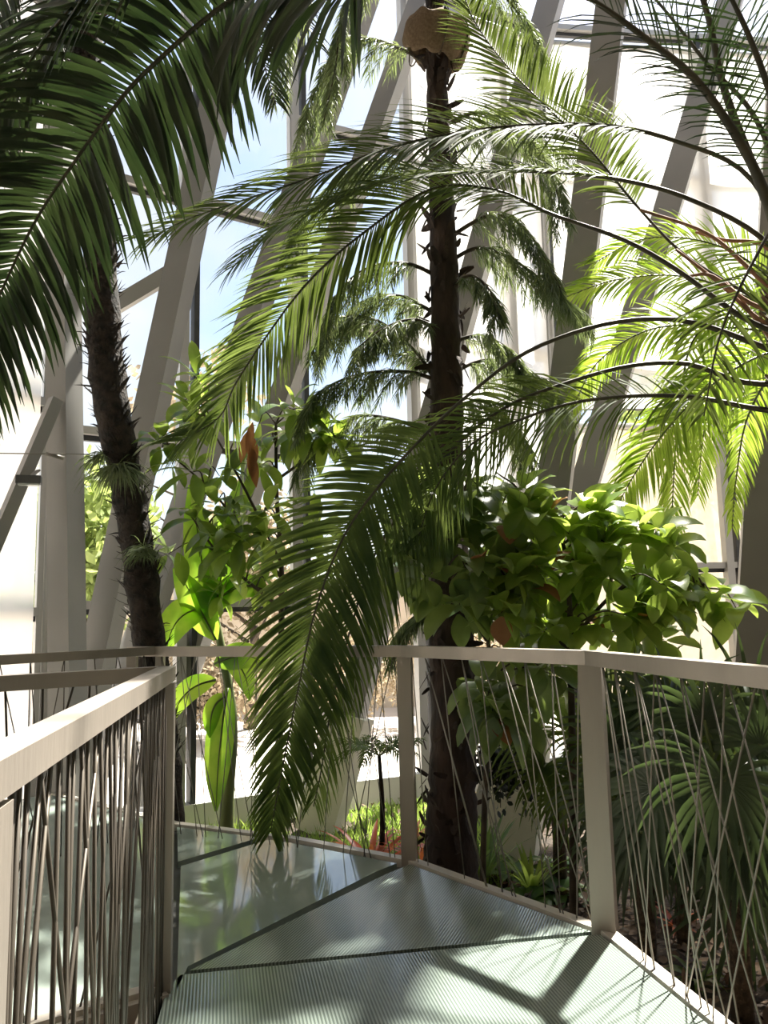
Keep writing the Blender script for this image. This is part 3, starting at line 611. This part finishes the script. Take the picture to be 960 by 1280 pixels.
# ================================================================== LOW PLANTS
# fan palm, right foreground
def fan_leaf(parent, root, hub, axis, nrm, L, n=26, spread=150, w=.03, droop=.35, mat='fan'):
    axis = V(axis).normalized(); nv = V(nrm).normalized(); S = axis.cross(nv).normalized(); nv = S.cross(axis); m = MB()
    for i in range(n):
        a = rad(-spread + 2 * spread * i / (n - 1)); d = axis * math.cos(a) + S * math.sin(a) - nv * .05
        m.blade(hub, d, nv, L * (1 - .25 * abs(a) / rad(spread)) * U(.9, 1.08), w, droop * U(.7, 1.4), 6, (.25, .9, 1, .85, .5, .05), .35)
    o = m.build('fan_leaf', M[mat], parent)
    k = MB(); mid = root.lerp(hub, .55) + V((0, 0, .12)); s_, _ = spline([root, mid, hub], 12); k.tube(s_, [.009] * 13, 6); k.build('leaf_stalk', M['rachis_green'], o)
def fan_palm(label, bx, by, leaves, L, mat='fan', n=26, w=.03):
    base = V((P(bx, 900, by).x, by, GZ)); t = thing('fan_palm', label, 'palm', base)
    m = MB(); top = base + V((0, 0, .55)); m.tube([base, base + V((.01, 0, .3)), top], [.05, .045, .04], 10); m.build('trunk', M['fibre'], t)
    for (hx, hy, dy, ax_, nr, l) in leaves:
        fan_leaf(t, top, P(hx, hy, by + dy), ax_, nr, L * l, n=n, mat=mat, w=w)
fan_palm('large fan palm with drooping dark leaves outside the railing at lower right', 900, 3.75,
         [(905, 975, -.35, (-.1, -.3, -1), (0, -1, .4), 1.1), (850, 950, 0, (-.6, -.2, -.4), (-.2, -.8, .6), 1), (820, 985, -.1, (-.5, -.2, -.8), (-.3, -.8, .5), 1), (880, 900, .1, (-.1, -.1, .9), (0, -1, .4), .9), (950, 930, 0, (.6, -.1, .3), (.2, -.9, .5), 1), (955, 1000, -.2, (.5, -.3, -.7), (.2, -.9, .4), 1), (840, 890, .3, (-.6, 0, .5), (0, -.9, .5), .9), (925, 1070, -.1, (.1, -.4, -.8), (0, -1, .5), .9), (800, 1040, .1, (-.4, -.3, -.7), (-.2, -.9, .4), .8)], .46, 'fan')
fan_palm('small fan palm with pale stiff leaves behind the right shrub stem', 800, 5.2,
         [(770, 900, 0, (-.5, -.1, .5), (0, -1, .4), 1), (830, 870, 0, (.1, 0, 1), (0, -1, .4), 1), (800, 950, -.2, (-.4, -.3, -.4), (0, -1, .5), 1), (860, 900, .2, (.5, 0, .5), (0, -1, .4), 1), (760, 960, 0, (-.6, -.1, -.3), (0, -1, .4), 1)], .42, 'palm', w=.026)
fan_palm('dark fan palm between the right railing post and the shrub stem', 690, 5.6,
         [(690, 880, 0, (.1, 0, 1), (0, -1, .4), 1), (660, 920, 0, (-.5, -.1, .2), (0, -1, .4), 1), (720, 920, 0, (.5, -.1, .3), (0, -1, .4), 1), (680, 960, -.2, (-.3, -.3, -.7), (0, -1, .4), 1), (740, 960, -.1, (.3, -.3, -.6), (0, -1, .4), 1), (700, 990, -.1, (0, -.3, -.8), (0, -1, .4), .9)], .42, 'palm', w=.022)
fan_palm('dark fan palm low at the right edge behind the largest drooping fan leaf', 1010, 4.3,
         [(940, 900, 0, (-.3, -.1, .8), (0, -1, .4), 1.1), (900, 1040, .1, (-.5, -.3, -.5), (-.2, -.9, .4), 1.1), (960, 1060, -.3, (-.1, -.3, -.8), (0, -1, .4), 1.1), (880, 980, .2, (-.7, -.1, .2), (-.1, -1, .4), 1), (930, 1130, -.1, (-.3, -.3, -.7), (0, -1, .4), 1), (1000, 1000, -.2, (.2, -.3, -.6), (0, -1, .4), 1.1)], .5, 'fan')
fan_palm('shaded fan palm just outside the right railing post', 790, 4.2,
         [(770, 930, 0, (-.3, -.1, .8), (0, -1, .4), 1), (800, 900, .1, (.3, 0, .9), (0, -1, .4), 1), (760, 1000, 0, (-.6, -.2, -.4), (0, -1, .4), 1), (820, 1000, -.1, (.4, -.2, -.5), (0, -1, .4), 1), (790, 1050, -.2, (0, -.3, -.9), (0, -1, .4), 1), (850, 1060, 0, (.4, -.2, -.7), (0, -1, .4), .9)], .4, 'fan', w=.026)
# low feather palm behind right railing
ar = thing('feather_palm', 'low feathery palm with narrow leaflets filling behind the right railing', 'palm', V((P(850, 1100, 4.6).x, 4.6, GZ)))
a0 = V((P(850, 1100, 4.6).x, 4.6, GZ)); m = MB(); m.tube([a0, a0 + V((0, 0, .4))], [.04, .03], 8); m.build('trunk', M['fibre'], ar)
for ex, ey, dy in [(760, 860, .1), (800, 830, .3), (860, 850, .2), (920, 860, 0), (960, 900, -.2), (740, 930, -.1), (770, 1000, -.3), (890, 890, .4), (1000, 960, 0), (840, 900, -.3)]:
    tipp = P(ex, ey, 4.6 + dy); mid = a0.lerp(tipp, .55) + V((0, 0, .28))
    frond(ar, [a0 + V((0, 0, .4)), mid, tipp, tipp + (tipp - mid) * .45 + V((0, 0, -.12))], .32, 36, .022, (.009, .003), (0, -.6, .8), (60, 30), 10, .25, .25, 'palm', 'rachis_green')
# tiny slim palm behind the middle railing post
sd = thing('feather_palm', 'slim young palm with thin dark stem left of the middle railing post', 'palm', V((P(476, 1080, 6.2).x, 6.2, GZ)))
top = P(474, 945, 6.2); m = MB(); s_, _ = spline([V((P(477, 1080, 6.2).x, 6.2, GZ)), P(478, 1010, 6.2), top], 12); m.tube(s_, [.024 - .0008 * i for i in range(13)], 8); m.build('trunk', M['bark_dark'], sd)
for k in range(13):
    a = rad(k * 27.7); d = V((math.cos(a), math.sin(a) * .8, .5)); q = top + d * .17; e = top + V((d.x * .34, d.y * .34, -.02 if k % 2 else .12))
    frond(sd, [top, q, e], .13, 14, .014, (.005, .002), (0, -.4, .9), (55, 30), 10, .3, .2, 'palm', 'rachis_green')
# rosettes
def rosette(name, label, cat, p, n, L, w, mat, up, droop, group=None, prof=(.6, 1, .9, .6, .05), pick=None):
    t = thing(name, label, cat, p, group); m = MB()
    for i in range(n):
        a = i * 2.4 + U(-.2, .2); e = up * U(.5, 1.4) * (1 - .5 * (i / n)) ; d = V((math.cos(a), math.sin(a), e))
        m.blade(p + V((math.cos(a), math.sin(a), 0)) * .015 + V((0, 0, .01)), d, V((0, 0, 1)), L * U(.75, 1.1), w, droop, 6, prof, .25)
    m.build('leaf', M[mat], t); m = MB(); m.tube([p, p + V((0, 0, .06))], [.03, .02], 8); m.build('base', M['twig'], t); return t
def GP(px, py): return G(px, py, GZ)
rosette('bromeliad', 'red bromeliad at foot of the slim young palm', 'plant', V((P(462, 1060, 6.0).x, 6.0, GZ)), 30, .52, .05, 'red_leaf', 1.1, .2, 'red bromeliads')
rosette('bromeliad', 'orange-red bromeliad just right of the middle railing post', 'plant', V((P(528, 1060, 6.1).x, 6.1, GZ)), 24, .4, .042, 'red_leaf', 1.0, .2, 'red bromeliads')
rosette('bromeliad', 'small red bromeliad low between dark fan leaves at right', 'plant', GP(846, 1160), 14, .2, .03, 'red_leaf', .9, .2, 'red bromeliads')
rosette('bromeliad', 'pinkish bromeliad left of the conifer trunk foot', 'plant', V((P(520, 1030, 6.8).x, 6.8, GZ)), 20, .25, .03, 'red_leaf', .8, .2, 'red bromeliads')
OVP = (.1, .7, 1, .9, .6, .04)
for i, (x, y, L_, lab) in enumerate([(640, 1100, .26, 'broad-leaved hosta right of the conifer trunk, nearest the walkway edge'), (612, 1082, .2, 'small broad-leaved hosta close beside the conifer trunk foot'), (692, 1088, .2, 'pale broad-leaved hosta to the right of the pale leaning column foot'), (700, 1120, .24, 'broad-leaved hosta behind the right shrub stem'), (660, 1130, .2, 'low hosta half hidden by the walkway edge')]):
    rosette('hosta', lab, 'plant', GP(x, y), 16, L_, .095, 'hosta', .9, .35, 'hostas on the soil', OVP)
rosette('strap_plant', 'upright yellow-green strap-leaved plant beside the hostas', 'plant', GP(665, 1118), 22, .34, .035, 'shrub', 2.2, .22)
rosette('strap_plant', 'variegated strap-leaved plant low outside the right railing', 'plant', GP(872, 1228), 16, .22, .03, 'shrub', .7, .3)
rosette('strap_plant', 'green strap-leaved clump behind the conifer trunk by the footing', 'plant', V((P(600, 1010, 5.75).x, 5.75, GZ)), 26, .5, .04, 'hosta', 2.6, .15)
# dark trailing vine on the pale footing
vn = thing('trailing_vine', 'dark small-leaved vine tumbling over the pale column foot', 'vine', P(630, 950, 5.75)); m = MB(); k = MB()
for j in range(36):
    p = P(U(592, 662), U(925, 950), U(5.6, 5.95)); q = p + V((U(-.05, .05), U(-.1, .05), -U(.08, .38))); k.tube([p, p.lerp(q, .5) + rvec() * .03, q], .003, 4)
    for i in range(16):
        m.blade(p.lerp(q, i / 15) + rvec() * .03, rvec(), rvec(), U(.04, .07), .036, .2, 3, (.3, 1, .8, .05), .2)
m.build('foliage', M['vine'], vn); k.tube([P(595, 935, 5.8), P(630, 925, 5.8), P(660, 940, 5.8), P(700, 1000, 5.85), V((P(715, 1050, 5.85).x, 5.85, GZ))], .012, 6); k.build('stem', M['twig'], vn)
# leaf litter and grass
m = MB()
for i in range(2600):
    x, y = U(-.6, 4.5), U(2.4, 8.6)
    if i % 2: x, y = U(.6, 2.4), U(2.6, 6.5)
    if any((V((x, y)) - f_).length < .5 for f_ in FEET): continue
    m.blade((x, y, GZ + .012 + U(0, .03)), V((U(-1, 1), U(-1, 1), U(-.05, .35))), V((0, 0, 1)) + rvec() * .4, U(.05, .12), U(.025, .05), U(-.2, .2), 3, (.2, 1, .8, .05), .3)
tag(m.build('leaf_litter', M['litter']), 'dry brown leaf litter scattered over the soil', 'leaves', kind='stuff')
m = MB()
for i in range(5200):
    x = U(-2.4, .9); y = U(5.6, 7.5 + (x + .9) * .4) 
    if any((V((x, y)) - f_).length < .33 for f_ in FEET): continue
    m.blade((x, y, GZ), V((U(-.5, .5), U(-.5, .5), 1)), V((0, -1, .2)) + rvec() * .3, U(.06, .16), .012, .25, 3, (1, .8, .4, .05), .1)
tag(m.build('ground_cover', M['grass']), 'yellow-green grass growing along foot of the glass wall', 'grass', kind='stuff')
# ================================================================== SMALL FITTINGS
fl = thing('floodlight', 'small grey floodlight on the diagonal strut at far left', 'lamp', P(38, 600, 5.75)); q = P(36, 600, 5.72)
m = MB(); m.box(q, (.17, .09, .06), .3); m.build('housing', M['lamp'], fl, False)
m = MB(); m.box(q + V((0, 0, -.035)), (.14, .07, .012), .3); m.build('lens', M['lens'], fl, False)
m = MB(); m.bar(q + V((.02, .0, .03)), q + V((.03, .09, .09)), .03, .012); m.build('bracket', M['steel_paint'], fl, False)
m = MB(); m.tube([P(-40, 566, 5.7), P(30, 567, 5.75), P(112, 568, 5.85)], .005, 6); t = tag(m.build('tension_wire', M['rod']), 'thin horizontal wire tied to the upright column at left', 'wire')
m = MB(); m.tube([P(57, 567, 5.78), P(80, 573, 5.84)], .016, 8); m.build('turnbuckle', M['rod'], t)
# ================================================================== OUTSIDE
def out_tree(name, label, cat, x, y, h, cw, ch, mat, n=1500, ls=.3, group='trees outside the glass', zc=None):
    base = V((x, y, GZ - .2)); t = thing(name, label, cat, base, group); m = MB(); top = V((x, y, GZ + h)); m.tube([base, base.lerp(top, .5) + V((.1, 0, 0)), top], [.12, .09, .04], 8)
    for i in range(7):
        a = U(0, 6.28); b = base.lerp(top, U(.4, .9)); m.tube([b, b + V((math.cos(a) * cw * .6, math.sin(a) * cw * .6, ch * .4))], [.05, .015], 5)
    m.build('trunk', M['twig'], t); m = MB()
    for i in range(n):
        d = rvec()
        while d.length > 1: d = rvec()
        d = d * (.5 + .5 * R()); p = top + V((d.x * cw, d.y * cw, d.z * ch))
        m.blade(p, rvec(), rvec(), U(.6, 1.2) * ls, ls * .5, .1, 2, (.3, 1, .1), .2)
    m.build('foliage', M[mat], t)
out_tree('tree', 'hazy yellow-green tree outside between the upright column and shaggy trunk', 'tree', -5.4, 14, 3.2, 1.7, 1.9, 'out_leaf', 2200)
out_tree('tree', 'pale dry-leaved tree outside in the upper left pane', 'tree', -4.6, 19, 7.4, 2.2, 1.5, 'out_dry', 500, .3)
out_tree('tree', 'tall leafy tree outside behind the sunlit hanging palm fronds', 'tree', 6.6, 16, 5.6, 2.4, 2.4, 'out_leaf', 2200)
out_tree('tree', 'bushy tree outside behind the glossy shrub', 'tree', -2.6, 15, 3.0, 1.7, 1.7, 'out_dry', 3000, .16)
for i, (x, y, h, w_, lab) in enumerate([(-.6, 14.5, .9, 1.4, 'dry brownish bush outside behind the slim young palm'), (1.2, 15, 1.2, 1.5, 'dry bush outside behind the conifer trunk'), (-2.9, 13.2, .8, 1.1, 'low bush outside behind the banana plant')]):
    out_tree('bush', lab, 'bush', x, y, h, w_, .9, 'out_dry', 3000, .11, 'bushes outside the glass')
m = MB(); m.bar((-14, 17.5, .6), (16, 18.5, .6), .25, 2.8); tag(m.build('garden_wall', M['plaster'], smooth=False), 'beige rendered garden wall outside beyond the glass', 'wall')
# ================================================================== LIGHT
el, az = rad(56), rad(30)
sd_ = V((math.sin(az) * math.cos(el), math.cos(az) * math.cos(el), math.sin(el)))
sl = bpy.data.lights.new('sun', 'SUN'); sl.energy = 14.5; sl.angle = rad(1.6); sl.color = (1, .95, .86)
so = bpy.data.objects.new('sun', sl); C.objects.link(so); so.rotation_euler = sd_.to_track_quat('Z', 'Y').to_euler(); so.location = (4, 8, 14)
w = bpy.data.worlds.new('world'); SC.world = w; w.use_nodes = True; nt = w.node_tree
bg = nt.nodes['Background']; sk = nt.nodes.new('ShaderNodeTexSky'); sk.sky_type = 'NISHITA'; sk.sun_disc = False; sk.sun_elevation = el; sk.sun_rotation = az
sk.air_density = 1.0; sk.dust_density = 1.2; sk.ozone_density = 1
mxw = nt.nodes.new('ShaderNodeMix'); mxw.data_type = 'RGBA'; mxw.inputs['B'].default_value = (4.6, 4.4, 4.1, 1)   # broken bright cloud
tcw = nt.nodes.new('ShaderNodeTexCoord'); now = nt.nodes.new('ShaderNodeTexNoise'); now.inputs['Scale'].default_value = 1.7; now.inputs['Detail'].default_value = 6
mpw = nt.nodes.new('ShaderNodeMapping'); mpw.inputs['Location'].default_value = (.35, .1, .2); mpw.inputs['Scale'].default_value = (1, 1, 1.8)
nt.links.new(tcw.outputs['Generated'], mpw.inputs['Vector']); nt.links.new(mpw.outputs[0], now.inputs['Vector'])
rw = nt.nodes.new('ShaderNodeMapRange'); rw.inputs['From Min'].default_value = .45; rw.inputs['From Max'].default_value = .65
nt.links.new(now.outputs['Fac'], rw.inputs['Value']); nt.links.new(rw.outputs[0], mxw.inputs['Factor'])
nt.links.new(sk.outputs[0], mxw.inputs['A']); nt.links.new(mxw.outputs['Result'], bg.inputs[0]); bg.inputs[1].default_value = .145
SC.view_settings.view_transform = 'Standard'; SC.view_settings.look = 'None'; SC.view_settings.gamma = 1; SC.view_settings.use_curve_mapping = False
SC.view_settings.exposure = 0.82
